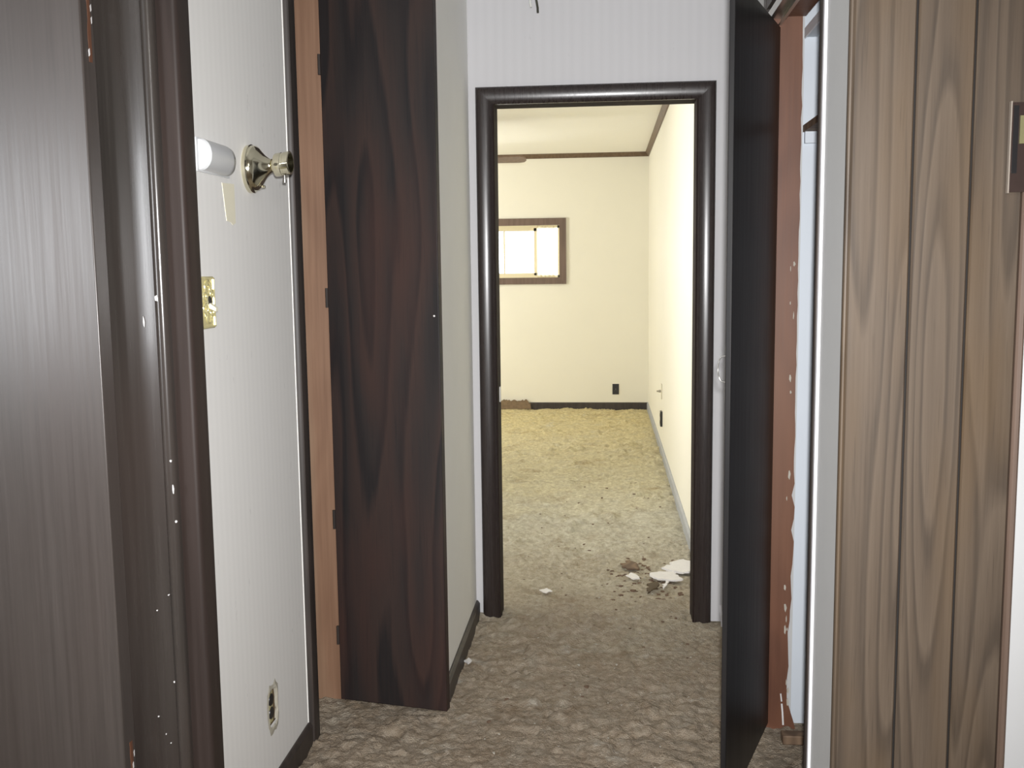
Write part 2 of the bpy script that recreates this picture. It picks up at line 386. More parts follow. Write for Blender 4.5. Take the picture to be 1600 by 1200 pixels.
struct(boxes('wall_near_right', [(0.56, 2.4, 2.105, 2.2, 0, ZC), (2.3, 2.4, -2.6, 2.2, 0, ZC)], 'white'), 'white wall at the far right beside the paneling')
struct(boxes('ceiling', [(-3.2, 2.4, -2.7, 3.9, ZC, 2.55)], 'white'), 'ceiling of the hall')
# bedroom
RX, RY = 0.43, 9.82
WX0, WX1, WZ0, WZ1 = -1.36, -0.435, 1.298, 1.805
struct(boxes('wall_bedroom_right', [(RX, 0.56, 3.94, 9.95, 0, 2.6)], 'cream'), 'cream right wall of the far bedroom')
struct(boxes('wall_bedroom_end', [(-3.2, WX0, RY, 9.95, 0, 2.6), (WX1, RX, RY, 9.95, 0, 2.6), (WX0, WX1, RY, 9.95, 0, WZ0), (WX0, WX1, RY, 9.95, WZ1, 2.6)], 'cream'),
       'cream end wall of the far bedroom with the small window')
struct(boxes('wall_bedroom_left', [(-3.3, -3.2, 3.83, 9.95, 0, 2.6)], 'cream'), 'cream left wall of the far bedroom')
struct(boxes('wall_bedroom_near', [(-3.2, -0.98, 3.83, 3.94, 0, 2.6), (-0.98, -0.50, 3.94, 3.945, 0, 2.6), (0.40, 0.56, 3.94, 3.945, 0, 2.6), (-0.5, 0.4, 3.94, 3.945, 2.07, 2.6)], 'cream'),
       'near wall of the far bedroom beside the doorway')
struct(boxes('ceiling_bedroom', [(-3.2, 0.5, 3.94, 9.9, 2.485, 2.6)], 'ceil'), 'cream ceiling of the far bedroom')

# crown mouldings and baseboards
def crown_prof(s=1): return [(0, 0), (0, -0.042), (0.010, -0.042), (0.016, -0.030), (0.030, -0.012), (0.034, 0), ]
tr = root('trim_1', (-0.5, RY, 2.45), 'thin brown crown moulding along the bedroom ceiling', None, 'structure')
mesh('crown_end', *prism([(RY - a, 2.485 + b) for a, b in crown_prof()], -3.2, RX, lambda a, b, c: (c, a, b)), 'crown', tr)
mesh('crown_right', *prism([(RX - a, 2.485 + b) for a, b in crown_prof()], 3.95, RY - 0.03, lambda a, b, c: (a, c, b)), 'crown', tr)
def base(name, v0, v1, axis, face, sign, h, t, mat, label):
    pr = [(0, -0.02), (t, -0.02), (t, h - 0.012), (t * 0.55, h - 0.003), (t * 0.3, h), (0, h)]
    if axis == 'y': fn = lambda a, b, c: (face + sign * a, c, b)
    else: fn = lambda a, b, c: (c, face + sign * a, b)
    return struct(mesh(name, *prism(pr, v0, v1, fn), mat), label)
base('baseboard_left', 2.07, 2.735, 'y', XL, 1, 0.062, 0.012, 'basedark', 'dark baseboard under the wall with the wall lamp')
base('baseboard_hall_left', 3.04, YE - 0.002, 'y', XH, 1, 0.068, 0.014, 'basedark', 'dark baseboard leading to the bedroom doorway')
base('baseboard_end', -3.2, RX, 'x', RY, -1, 0.062, 0.014, 'basedark', 'dark baseboard on the bedroom end wall')
base('baseboard_right', 3.95, RY - 0.015, 'y', RX, -1, 0.066, 0.013, 'basegrey', 'grey baseboard along the bedroom right wall')

# ------------------------------------------------------------------ bedroom doorway casing
CAS = [(0, 0), (0, 0.007), (0.004, 0.0105), (0.014, 0.0155), (0.026, 0.0185), (0.040, 0.0200), (0.052, 0.0195), (0.060, 0.0165), (0.064, 0.011), (0.064, 0)]
def casing(parent, prof, i0, i1, zt, fn, mat, w=None, legs=(True, True)):
    st = [((i0, -0.02), (-1, 0)), ((i0, zt), (-1, 1)), ((i1, zt), (1, 1)), ((i1, -0.02), (1, 0))]
    for k, nm in enumerate(('casing_leg', 'casing_head', 'casing_leg')):
        if k == 0 and not legs[0] or k == 2 and not legs[1]: continue
        V = []
        for (I, O) in (st[k], st[k + 1]):
            V += [fn(I[0] + u * O[0], I[1] + u * O[1], v) for u, v in prof]
        n = len(prof); F = [tuple(range(n)), tuple(range(2 * n - 1, n - 1, -1))] + [(i, (i + 1) % n, n + (i + 1) % n, n + i) for i in range(n)]
        mesh(nm, V, F, mat, parent, smooth=True)
tr = root('trim_2', (-0.03, YE, 0), 'dark glossy casing and jamb of the bedroom doorway', None, 'structure')
casing(tr, CAS, -0.418, 0.349, 1.998, lambda a, z, n: (a, YE - n, z), 'darkend')
mesh('jamb', *bx(-0.425, -0.413, YE - 0.004, 3.946, -0.02, 2.012), 'jambmatte', tr)
mesh('jamb', *bx(0.343, 0.355, YE - 0.004, 3.946, -0.02, 2.012), 'jambmatte', tr)
mesh('jamb_head', *bx(-0.413, 0.343, YE - 0.004, 3.946, 2.000, 2.012), 'jambmatte', tr)
mesh('strike_plate', *join([bx(-0.4135, -0.4085, 3.885, 3.905, 0.86, 0.92)]), 'steel', tr)

# ------------------------------------------------------------------ near left door, jamb and casing
tr = root('trim_3', (-0.93, 2.0, 0), 'dark glossy jamb and casing of the near left door', None, 'structure')
def arc(cx_, cy_, r, a0, a1, n=6):
    return [(cx_ + r * math.cos(math.radians(a0 + (a1 - a0) * k / n)), cy_ + r * math.sin(math.radians(a0 + (a1 - a0) * k / n))) for k in range(n + 1)]
YJ = 1.998
jp = [(-1.075, YJ + 0.014), (-1.075, YJ), (-0.93, YJ), (-0.926, YJ - 0.002)] + arc(-0.912, YJ - 0.004, 0.014, 180, 360, 8)[1:] + [(-0.898, YJ + 0.014)]
mesh('jamb', *prism(jp, -0.02, 2.06), 'dark', tr, smooth=True)
mesh('jamb_head', *bx(-1.075, -0.87, 1.17, 2.012, 2.056, 2.07), 'dark', tr)
cpf = [(-0.898, YJ + 0.0145), (-0.898, YJ + 0.004), (-0.874, YJ + 0.001)] + arc(-0.866, YJ + 0.013, 0.012, 250, 360, 6) + [(-0.852, YJ + 0.030), (-0.851, YJ + 0.05), (-0.853, YJ + 0.062), (-0.859, YJ + 0.0665), (-0.8695, YJ + 0.067), (-0.8695, YJ + 0.0145)]
mesh('casing_leg', *prism(cpf, -0.02, 2.13), 'darkmatte', tr, smooth=True)
mesh('casing_head', *bx(-0.8695, -0.852, 1.10, YJ + 0.066, 2.0705, 2.13), 'dark', tr)
mesh('casing_leg', *bx(-0.8695, -0.852, 1.10, 1.168, -0.02, 2.07), 'dark', tr)
# flecks of chipped white paint on the jamb
fl = []
rnd = random.Random(3)
spots = [(-0.918, 1.33, .010, .014), (-0.955, 1.28, .003, .022), (-0.905, 0.99, .004, .004), (-0.903, 0.93, .0025, .022), (-0.90, 0.86, .004, .004), (-0.925, 0.70, .003, .003),
         (-0.96, 0.66, .003, .003), (-0.93, 0.50, .004, .004), (-0.97, 0.42, .003, .003), (-0.945, 0.36, .003, .003), (-0.955, 0.38, .002, .003)]
for sx_, sz_, ww, hh in spots:
    yb = YJ - (0.017 if -0.926 < sx_ < -0.898 else 0.0006)
    n = 6; pts = [(sx_ + ww * 0.6 * math.cos(k * math.tau / n) * rnd.uniform(.5, 1.2), sz_ + hh * 0.6 * math.sin(k * math.tau / n) * rnd.uniform(.5, 1.2)) for k in range(n)]
    fl.append(prism(pts, yb - 0.0012, yb + 0.002, lambda a, b, c: (a, c, b)))
tag(mesh('paint_flecks', *join(fl), 'plaster', tr), 'white paint flecks', None, 'stuff')

def slab(x0, y0, x1, y1, t, z0, z1, side=1):
    """door slab: front line (x0,y0)-(x1,y1), thickness t to the left of that direction * side"""
    d = Vector((x1 - x0, y1 - y0)).normalized(); nrm = Vector((-d.y, d.x)) * t * side
    return prism([(x0, y0), (x1, y1), (x1 + nrm.x, y1 + nrm.y), (x0 + nrm.x, y0 + nrm.y)], z0, z1)
d1 = root('door_1', (-1.02, 1.95, 0), 'worn dark wooden door standing open at the near left', None, 'structure')
th = math.radians(-6)
dx_, dy_ = -math.cos(th), -math.sin(th)
o = mesh('door_slab', *slab(-1.020, 1.933, -1.020 + 0.80 * dx_, 1.933 + 0.80 * dy_, 0.044, 0.015, 2.045, -1), 'door_near', d1, origin=(-1.02, 1.933, 0)); bevel(o, 0.003)
rnd = random.Random(4)
for hz in (1.80, 0.24):
    zz_ = [hz + 0.014 * k for k in range(11)]
    pts = [(1.955 + rnd.uniform(-.002, .002), z) for z in zz_] + [(1.974, z) for z in reversed(zz_)]
    mesh('hinge_mortise', *prism(pts, -1.0185, -1.0172 + .0006, lambda a, b, c: (c, a, b)), 'jamb_right', d1)
    for k in range(5):
        z = hz + 0.015 + 0.026 * k + rnd.uniform(-.01, .01); y = rnd.uniform(1.948, 1.972)
        if k in (1, 4): continue
        mesh('paint_chip', *prism([(y, z), (y + .004, z + .004), (y + .003, z + .016), (y - .001, z + .012)], -1.0172, -1.0160, lambda a, b, c: (c, a, b)), 'plaster', d1)

# ------------------------------------------------------------------ left closet: casing, jamb and open narrow door
tr = root('trim_4', (-0.87, 2.9, 0), 'dark near casing and bare reddish jamb of the left closet', None, 'structure')
cp4 = [(XL, 2.737), (XL + 0.010, 2.737), (XL + 0.016, 2.742), (XL + 0.018, 2.755), (XL + 0.018, 2.788), (XL + 0.014, 2.797), (XL, 2.80)]
mesh('casing_leg', *prism(cp4, -0.02, 2.40), 'basedark', tr, smooth=True)
mesh('edge_bead', *bx(XL, XL + 0.002, 2.7315, 2.7365, 0.062, ZC), 'hallpaint', tr)
mesh('jamb', *bx(-0.985, XL, 2.80, 2.812, -0.02, 2.33), 'basedark', tr)
mesh('jamb', *bx(-0.975, -0.845, 3.044, 3.0595, -0.02, 2.33), 'jamb', tr)
mesh('jamb_head', *bx(-0.98, XL, 2.812, 3.044, 2.318, 2.33), 'jamb', tr)
d2 = root('door_2', (-0.848, 3.03, 0), 'narrow dark figured plywood door of the left closet, open across the hall', None, 'structure')
o = mesh('door_slab', *slab(-0.846, 3.008, -0.490, 2.938, 0.028, 0.012, 2.31, 1), 'door_closet', d2, origin=(-0.846, 3.0, 0)); bevel(o, 0.002)
for hz in (2.0, 1.30, 0.60, 0.22):
    mesh('hinge', *lathe([(hz - .03, .005), (hz + .03, .005)], 10, lambda a, b, c: (-0.853 + b, 3.022 + c, a)), 'basedark', d2)
pt = Vector((-0.505, 2.9405, 1.245))
mesh('screw', *lathe([(0, .0035), (-.002, .0025)], 8, lambda a, b, c: (pt.x + b, pt.y + a, pt.z + c)), 'plaster', d2)

# ------------------------------------------------------------------ right closet: casing, jamb, track and open door
tr = root('trim_5', (0.48, 2.6, 0), 'dark casing and damaged red-brown jamb of the right closet', None, 'structure')
# far jamb with a broken back edge
rnd = random.Random(11)
zs_ = [0.0 - 0.02 + 2.09 * k / 60 for k in range(61)]
edge = []
for z in zs_:
    e = 0.553 + rnd.uniform(-0.0015, 0.0015)
    if z < 0.75: e += rnd.uniform(-0.006, 0.004)
    if z < 0.42: e -= 0.008 * (0.42 - z) / 0.42 + rnd.uniform(0, 0.006)
    if z < 0.10: e += 0.03 * (0.10 - z) / 0.10
    edge.append((e, z))
outl = [(0.462, 2.07), (0.462, -0.02)] + edge
mesh('jamb', *prism(outl, 2.93, 2.9445, lambda a, b, c: (a, c, b)), 'jamb_right', tr)
mesh('jamb_head', *bx(0.462, 0.56, 2.266, 2.93, 2.07, 2.085), 'jamb_right', tr)
mesh('jamb', *bx(0.464, 0.56, 2.258, 2.266, -0.02, 2.085), 'basedark', tr)
mesh('casing_leg', *prism([(XR, 2.238), (XR - 0.008, 2.238), (XR - 0.010, 2.241), (XR - 0.010, 2.255), (XR - 0.006, 2.258), (XR, 2.258)], -0.02, 2.16), 'basedark', tr)
mesh('casing_leg', *prism([(XR, 2.945), (XR - 0.010, 2.945), (XR - 0.017, 2.950), (XR - 0.016, 2.995), (XR, 3.0)], -0.02, 2.16), 'basedark', tr)
mesh('casing_head', *bx(XR - 0.016, XR, 2.258, 2.945, 2.095, 2.16), 'basedark', tr)
mesh('edge_bead', *bx(XR - 0.006, XR, 2.226, 2.2375, 0, ZC), 'trimwhite', tr)
pl = [bx(0.5, 0.5, 2.9, 2.9, 1, 1)]
pl = []
for k in range(16):
    z = rnd.choice([rnd.uniform(0.05, 0.42), rnd.uniform(0.05, 0.42), rnd.uniform(0.4, 1.9)])
    x = 0.545 + rnd.uniform(-0.014, 0.004); a = rnd.uniform(.0015, .004); b_ = rnd.uniform(.004, .016)
    pts = [(x + a * math.cos(q * math.tau / 5) * rnd.uniform(.5, 1.3), z + b_ * math.sin(q * math.tau / 5) * rnd.uniform(.5, 1.3)) for q in range(5)]
    pl.append(prism(pts, 2.9285, 2.931, lambda a, b, c: (a, c, b)))
tag(mesh('paint_flecks', *join(pl), 'crumb', tr), 'white paint flecks', None, 'stuff')

tk = root('door_track', (0.47, 2.6, 2.05), 'metal channel track under the head of the right closet opening', 'track')
mesh('channel', *join([bx(0.448, 0.492, 2.31, 2.925, 2.064, 2.069), bx(0.448, 0.4505, 2.31, 2.925, 2.046, 2.064), bx(0.4895, 0.492, 2.31, 2.925, 2.046, 2.064)]), 'metal', tk)
mesh('lip', *join([bx(0.4505, 0.457, 2.31, 2.925, 2.046, 2.048)]), 'metal', tk)
mesh('lip', *join([bx(0.483, 0.4895, 2.31, 2.925, 2.046, 2.048)]), 'metal', tk)

d3 = root('door_3', (0.478, 2.93, 0), 'narrow black-brown door of the right closet, open into the hall', None, 'structure')
o = mesh('door_slab', *slab(0.286, 2.392, 0.476, 2.922, 0.014, 0.015, 2.04, -1), 'door_right', d3, origin=(0.47, 2.9, 0)); bevel(o, 0.002)
dd = Vector((0.476 - 0.286, 2.922 - 2.392, 0)).normalized(); nn = Vector((-dd.y, dd.x, 0))
p0 = Vector((0.286, 2.392, 0)) + dd * 0.02
hp = []
for k in range(13):
    t = math.pi * k / 12
    hp.append(p0 + nn * (0.002 + 0.020 * math.sin(t) ** 0.6) + Vector((0, 0, 1.137 + 0.032 * math.cos(t))))
mesh('pull_ring', *tube(hp, 0.0016), 'steel', d3, smooth=True)
for zz in (1.183, 1.096):
    q = p0 + dd * 0.03
    pts = [q + nn * 0.0005, q + dd * 0.03 + nn * 0.0005, q + dd * 0.03 + nn * 0.003, q + nn * 0.003]
    mesh('pull_plate', *prism([(p.x, p.y) for p in pts], zz - 0.011, zz + 0.011), 'steel', d3)

# closet shelves
sh = root('closet_shelf', (0.8, 2.7, 1.76), 'brown wooden shelf board inside the right closet', 'shelf')
mesh('board', *bx(0.562, 1.148, 2.32, 2.953, 1.757, 1.776), 'rawwood', sh)
mesh('cleat', *bx(0.566, 1.14, 2.938, 2.954, 1.725, 1.757), 'closet', sh)
sh = root('closet_shelf', (0.8, 2.7, 2.02), 'white upper shelf at the top of the right closet', 'shelf')
mesh('board', *bx(0.564, 1.148, 2.32, 2.953, 2.018, 2.036), 'closet', sh)
mesh('front_edge', *bx(0.559, 0.564, 2.32, 2.953, 2.014, 2.040), 'trimwhite', sh)

# ------------------------------------------------------------------ paneled wall at the right
pw = root('wall_paneling', (0.64, 2.07, 0), 'dark walnut wall paneling with vertical grooves at the right', None, 'structure')
mesh('backing', *bx(0.474, 0.810, 2.058, 2.1045, 0, ZC), 'groove', pw)
edges = [0.4745, 0.5945, 0.7035, 0.800]
for a, b in zip(edges[:-1], edges[1:]):
    g = 0.0022
    x0, x1 = a + g, b - g
    pts = [(x0 + 0.003, 2.050), (x1 - 0.003, 2.050), (x1, 2.0535), (x1, 2.0585), (x0, 2.0585), (x0, 2.0535)]
    mesh('plank', *prism(pts, 0, ZC), 'panel', pw, origin=(x0, 2.05, 0))
mesh('edge_moulding', *prism([(0.4685, 2.0605), (0.4685, 2.050), (0.470, 2.0465), (0.473, 2.0455), (0.476, 2.0475), (0.476, 2.0605)], 0, ZC), 'panel', pw)
mesh('corner_moulding', *prism([(0.7985, 2.060), (0.7985, 2.049), (0.802, 2.045), (0.809, 2.044), (0.813, 2.047), (0.814, 2.104), (0.8105, 2.104), (0.8105, 2.06)], 0, ZC), 'brown', pw)
pw.location.y -= 0.03
sp_ = root('wall_plate', (0.80, 2.045, 1.6), 'dark glossy switch plate with pale metal edge on the wood paneling', 'switch plate')
o = mesh('plate', *bx(0.779, 0.8255, 2.036, 2.042, 1.515, 1.682), 'plate', sp_)
mesh('mount', *bx(0.785, 0.8055, 2.0415, 2.0498, 1.525, 1.672), 'black', sp_)
mesh('edge_strip', *bx(0.7765, 0.779, 2.034, 2.043, 1.513, 1.684), 'edge', sp_)
mesh('recess', *bx(0.7825, 0.792, 2.0352, 2.037, 1.55, 1.676), 'black', sp_)
mesh('rocker', *bx(0.794, 0.8215, 2.033, 2.0365, 1.605, 1.657), 'ivory', sp_)

sp_.location.y -= 0.03; sp_.location.x -= 0.0115

# ------------------------------------------------------------------ wall devices on the left wall
cb = root('door_chime', (XL, 2.2, 1.6), 'white plastic chime box with rounded front beside the brass lamp socket', 'chime')
def D(s, hz, b): return [(XL, 1.634 + hz)] + [(XL + b * math.cos(math.radians(t)) ** 0.75, 1.634 + hz * math.sin(math.radians(t))) for t in range(80, -81, -10)] + [(XL, 1.634 - hz)]
secs = [(2.108, 0.032, 0.030), (2.111, 0.0345, 0.033), (2.235, 0.0345, 0.033), (2.262, 0.033, 0.029), (2.276, 0.029, 0.018), (2.280, 0.024, 0.006)]
V, F = [], []
for s, hz, b in secs: V += [(x, s, z) for x, z in D(s, hz, b)]
n = len(D(0, 1, 1))
for i in range(len(secs) - 1):
    for k in range(n): F.append((i * n + k, i * n + (k + 1) % n, (i + 1) * n + (k + 1) % n, (i + 1) * n + k))
F += [tuple(range(n)), tuple((len(secs) - 1) * n + k for k in range(n))]
mesh('housing', V, F, 'plastic', cb, smooth=True)
mesh('back_plate', *bx(XL, XL + 0.004, 2.100, 2.284, 1.598, 1.670), 'plastic', cb)
mesh('indicator', *lathe([(0, .0022), (.0015, .0018)], 8, lambda a, b, c: (XL + 0.0285 + a, 2.255 + b, 1.640 + c * 1.6)), 'black', cb)

tp = mesh('tape_strip', *join([prism([(2.243, 1.585), (2.318, 1.588), (2.318, 1.497), (2.300, 1.492), (2.288, 1.498), (2.262, 1.500)], XL, XL + 0.0012, lambda a, b, c: (c, a, b))]), 'tape')
tag(tp, 'yellowed strip of old tape on the wall below the chime box', 'tape')

sc = root('wall_lamp', (XL, 2.43, 1.63), 'bare brass wall lamp holder without bulb or shade', 'lamp')
def ax(a, b, c): return (XL + a, 2.43 + b, 1.633 + c + 0.13 * a)
mesh('canopy', *lathe([(0, .0585), (.009, .0588), (.011, .0560), (.015, .0550), (.020, .0535), (.026, .0470), (.033, .0370), (.041, .0275), (.049, .0205), (.055, .0170), (.0575, .0165)], 40, ax), 'nickel', sc, smooth=True)
mesh('neck', *lathe([(.056, .012), (.060, .0145), (.063, .0145), (.066, .011), (.070, .011)], 24, ax), 'nickel', sc, smooth=True)
mesh('socket_cup', *lathe([(.066, .020), (.067, .0275), (.0685, .0285), (.083, .0285), (.084, .0275), (.089, .0275), (.090, .0285), (.103, .0285), (.1045, .0270), (.1045, .0235), (.075, .0225)], 36, ax), 'nickel', sc, smooth=True)
mesh('thumb_screw', *lathe([(-.028, .0025), (-.038, .0025), (-.0385, .005), (-.046, .005)], 12, lambda a, b, c: (XL + .088 + b, 2.43 + c, 1.645 + a)), 'steel', sc, smooth=True)
mesh('finial_screw', *lathe([(0, .004), (.008, .003)], 10, lambda a, b, c: (XL + .028 + a * .3, 2.425 - .0, 1.587 - a) if False else (XL + .030 + a, 2.43 + b, 1.590 + c)), 'nickel', sc)

pt_ = root('switch_plate', (XL, 2.118, 1.315), 'ornate pale brass switch plate with scrollwork on the striped wall', 'switch plate')
PY0, PY1, PZ0, PZ1 = 2.080, 2.157, 1.259, 1.373
o = mesh('plate', *bx(XL, XL + 0.005, PY0, PY1, PZ0, PZ1), 'brass', pt_); bevel(o, 0.002)
def scroll(cy_, cz_, r, turns, hand, rr, start=0):
    P = []
    for k in range(int(20 * turns) + 1):
        t = k / 20; a = start + hand * t * math.tau; q = r * (1 - 0.62 * t / turns)
        P.append((XL + 0.0055, cy_ + q * math.cos(a), cz_ + q * math.sin(a)))
    return tube(P, rr, 6)
ym = (PY0 + PY1) / 2; zm = (PZ0 + PZ1) / 2
for (c1, c2, r, hd, s) in ((ym, PZ1 - .026, .020, 1, 0), (ym - .016, zm + .014, .015, -1, 1.5), (ym - .016, zm - .014, .015, 1, 4.7), (ym + .02, zm - .022, .013, -1, 3), (ym, PZ0 + .026, .020, -1, 3.1), (ym + .022, zm + .018, .010, 1, 0)):
    mesh('scroll', *scroll(c1, c2, r, 1.4, hd, 0.0026, s), 'brass', pt_, smooth=True)
for (y0, y1, z0, z1) in ((PY0 + .002, PY1 - .002, PZ1 - .006, PZ1 - .003), (PY0 + .002, PY1 - .002, PZ0 + .003, PZ0 + .006), (PY0 + .002, PY0 + .005, PZ0 + .004, PZ1 - .004), (PY1 - .005, PY1 - .002, PZ0 + .004, PZ1 - .004)):
    mesh('border_bead', *bx(XL + .004, XL + .0075, y0, y1, z0, z1), 'brass', pt_)
mesh('toggle_slot', *bx(XL + .005, XL + .0062, ym + .002, ym + .022, zm - .004, zm + .014), 'black', pt_)
mesh('toggle', *prism([(XL + .004, zm - .012), (XL + .020, zm - .020), (XL + .021, zm - .012), (XL + .004, zm)], ym + .006, ym + .018, lambda a, b, c: (a, c, b)), 'tape', pt_)

ob = root('electrical_outlet', (XL - 0.03, 2.437, 0.245), 'broken outlet with no cover plate in a hole of the left wall', 'outlet')
mesh('box', *join([bx(-0.93, -0.926, HY0, HY1, HZ0, HZ1), bx(-0.926, XL - .002, HY0, HY0 + .003, HZ0, HZ1), bx(-0.926, XL - .002, HY1 - .003, HY1, HZ0, HZ1), bx(-0.926, XL - .002, HY0, HY1, HZ0, HZ0 + .003), bx(-0.926, XL - .002, HY0, HY1, HZ1 - .003, HZ1)]), 'rust', ob)
for z in (0.228, 0.264):
    o = mesh('receptacle', *lathe([(-0.918, .016), (-0.874, .0165), (-0.872, .015)], 16, lambda a, b, c: (a, 2.437 + b, z + c)), 'black', ob, smooth=True)
mesh('yoke', *join([bx(-0.876, -0.874, 2.425, 2.449, HZ0 - .004, HZ1 + .004)]), 'brass', ob)
rnd = random.Random(5)
rim = []
ang = [k * math.tau / 22 for k in range(22)]
outr = [(2.437 + (.041 + rnd.uniform(-.004, .005)) * max(-1, min(1, 1.25 * math.cos(a))), 0.246 + (.062 + rnd.uniform(-.007, .012)) * max(-1, min(1, 1.15 * math.sin(a)))) for a in ang]
inr = [(2.437 + (.029 + rnd.uniform(-.004, .003)) * max(-1, min(1, 1.3 * math.cos(a))), 0.246 + (.043 + rnd.uniform(-.005, .003)) * max(-1, min(1, 1.2 * math.sin(a)))) for a in ang]
V = [(XL + .0006, a, b) for a, b in outr] + [(XL + .0022, (a * .5 + c * .5), (b * .5 + d * .5)) for (a, b), (c, d) in zip(outr, inr)] + [(XL - .004, a, b) for a, b in inr]
F = [(r * 22 + k, r * 22 + (k + 1) % 22, (r + 1) * 22 + (k + 1) % 22, (r + 1) * 22 + k) for r in (0, 1) for k in range(22)]
mesh('plaster_rim', V, F, 'dirtyplaster', ob)

# ------------------------------------------------------------------ bedroom window and devices
wn = root('window_1', (-0.9, RY, 1.235), 'small basement window with brown trim in the bedroom end wall', None, 'structure')
t0, t1, z0, z1 = WX0 - .066, WX1 + .066, WZ0 - .064, WZ1 + .068
def frame_piece(nm, pts, mat): mesh(nm, *prism(pts, RY - 0.020, RY - 0.0005, lambda a, b, c: (a, c, b)), mat, wn)
frame_piece('casing_head', [(t0, z1), (t1, z1), (WX1, WZ1), (WX0, WZ1)], 'brown')
frame_piece('casing_sill', [(t0, z0), (t1, z0), (WX1, WZ0), (WX0, WZ0)], 'brown')
frame_piece('casing_leg', [(t1, z0), (t1, z1), (WX1, WZ1), (WX1, WZ0)], 'brown')
frame_piece('casing_leg', [(t0, z0), (t0, z1), (WX0, WZ1), (WX0, WZ0)], 'brown')
YG = RY + 0.075
mesh('frame', *join([bx(WX0, WX1, YG - .02, YG + .03, WZ0, WZ0 + .022), bx(WX0, WX1, YG - .02, YG + .03, WZ1 - .024, WZ1), bx(WX0, WX0 + .02, YG - .02, YG + .03, WZ0, WZ1), bx(WX1 - .02, WX1, YG - .02, YG + .03, WZ0, WZ1)]), 'sash', wn)
xm = -0.672
sa = mesh('sash', *join([bx(WX0 + .02, xm + .012, YG - .012, YG + .008, WZ0 + .02, WZ0 + .045), bx(WX0 + .02, xm + .012, YG - .012, YG + .008, WZ1 - .052, WZ1 - .022), bx(xm - .016, xm + .014, YG - .012, YG + .008, WZ0 + .02, WZ1 - .022), bx(WX0 + .02, WX0 + .04, YG - .012, YG + .008, WZ0 + .02, WZ1 - .022)]), 'sash', wn)
mesh('glazing_bar', *bx(-0.990, -0.974, YG - .008, YG + .004, WZ0 + .045, WZ1 - .052), 'sash', sa)
for a, b in ((WX0 + .04, -0.990), (-0.974, xm - .016)):
    mesh('pane', *bx(a, b, YG - .003, YG + .001, WZ0 + .045, WZ1 - .052), 'glass', sa)
mesh('pane', *bx(xm + .014, WX1 - .02, YG + .012, YG + .016, WZ0 + .022, WZ1 - .024), 'glass', wn)
# white translucent sheet hanging in the right half of the recess
cv = []
N = 24
for i in range(N + 1):
    x = xm + .010 + (WX1 - .055 - xm - .010) * i / N
    yy = RY + 0.045 + 0.006 * math.sin(i * 1.1)
    cv += [(x, yy, WZ0 + .002), (x, yy, WZ1 - .004), (x, yy + .002, WZ0 + .002), (x, yy + .002, WZ1 - .004)]
F = []
for i in range(N):
    a = i * 4; b = a + 4
    F += [(a, b, b + 1, a + 1), (a + 2, a + 3, b + 3, b + 2), (a + 1, b + 1, b + 3, a + 3), (a, a + 2, b + 2, b)]
F += [(0, 1, 3, 2), (N * 4, N * 4 + 2, N * 4 + 3, N * 4 + 1)]
sheet = mesh('window_shade', cv, F, 'sheet')
tag(sheet, 'white translucent shade covering the right half of the small window', 'shade')

w2 = root('window_2', (-3.2, 5.1, 1.1), 'window in the left wall of the far bedroom', None, 'structure')
mesh('casing', *join([bx(-3.2, -3.18, 4.49, 4.55, 1.11, 1.99), bx(-3.2, -3.18, 5.65, 5.71, 1.11, 1.99), bx(-3.2, -3.18, 4.55, 5.65, 1.93, 1.99), bx(-3.2, -3.18, 4.55, 5.65, 1.11, 1.17)]), 'brown', w2)
w4 = root('fill_light_frame', (-3.2, 8.2, 1.1), 'added frame around the fill light on the far bedroom left wall', None, 'structure')  # made-up second window, added out of view to go with the bedroom fill
mesh('casing', *join([bx(-3.2, -3.18, 7.59, 7.65, 1.11, 1.99), bx(-3.2, -3.18, 8.75, 8.81, 1.11, 1.99), bx(-3.2, -3.18, 7.65, 8.75, 1.93, 1.99), bx(-3.2, -3.18, 7.65, 8.75, 1.11, 1.17)]), 'brown', w4)
w3 = root('window_3', (-3.05, -0.1, 1.1), 'window of the side room at the left', None, 'structure')
mesh('casing', *join([bx(-3.05, -3.03, -0.61, -0.55, 1.04, 1.96), bx(-3.05, -3.03, 0.35, 0.41, 1.04, 1.96), bx(-3.05, -3.03, -0.55, 0.35, 1.90, 1.96), bx(-3.05, -3.03, -0.55, 0.35, 1.04, 1.10)]), 'brown', w3)

def outlet(name, c, axis, mat, label, th=0.006, w_=0.070, h_=0.108):
    x, y, z = c; r = root(name, c, label, 'outlet')
    if axis == 'y': fn = lambda a, b, n: (x + a, y - n, z + b)
    else: fn = lambda a, b, n: (x - n, y + a, z + b)
    o = mesh('cover_plate', *prism([(-w_ / 2, -h_ / 2), (w_ / 2, -h_ / 2), (w_ / 2, h_ / 2), (-w_ / 2, h_ / 2)], 0.0005, th, fn), mat, r); bevel(o, 0.002)
    for s in (-1, 1):
        pts = [(0.016 * math.cos(k * math.tau / 12), s * 0.026 + 0.014 * math.sin(k * math.tau / 12)) for k in range(12)]
        mesh('receptacle', *prism(pts, th - .001, th + .002, fn), mat, r)
    mesh('screw', *prism([(0.003 * math.cos(k * math.tau / 8), 0.003 * math.sin(k * math.tau / 8)) for k in range(8)], th - .001, th + .001, fn), 'steel', r)
outlet('wall_outlet', (0.112, RY, 0.194), 'y', 'black', 'black outlet cover on the bedroom end wall', w_=0.064, h_=0.104)
outlet('wall_outlet', (RX, 7.42, 0.262), 'x', 'black', 'dark outlet cover low on the bedroom right wall', th=0.016, w_=0.075, h_=0.112)
jk = root('cable_jack', (RX, 7.5, 0.455), 'small cream cable jack plate on the bedroom right wall', 'jack')
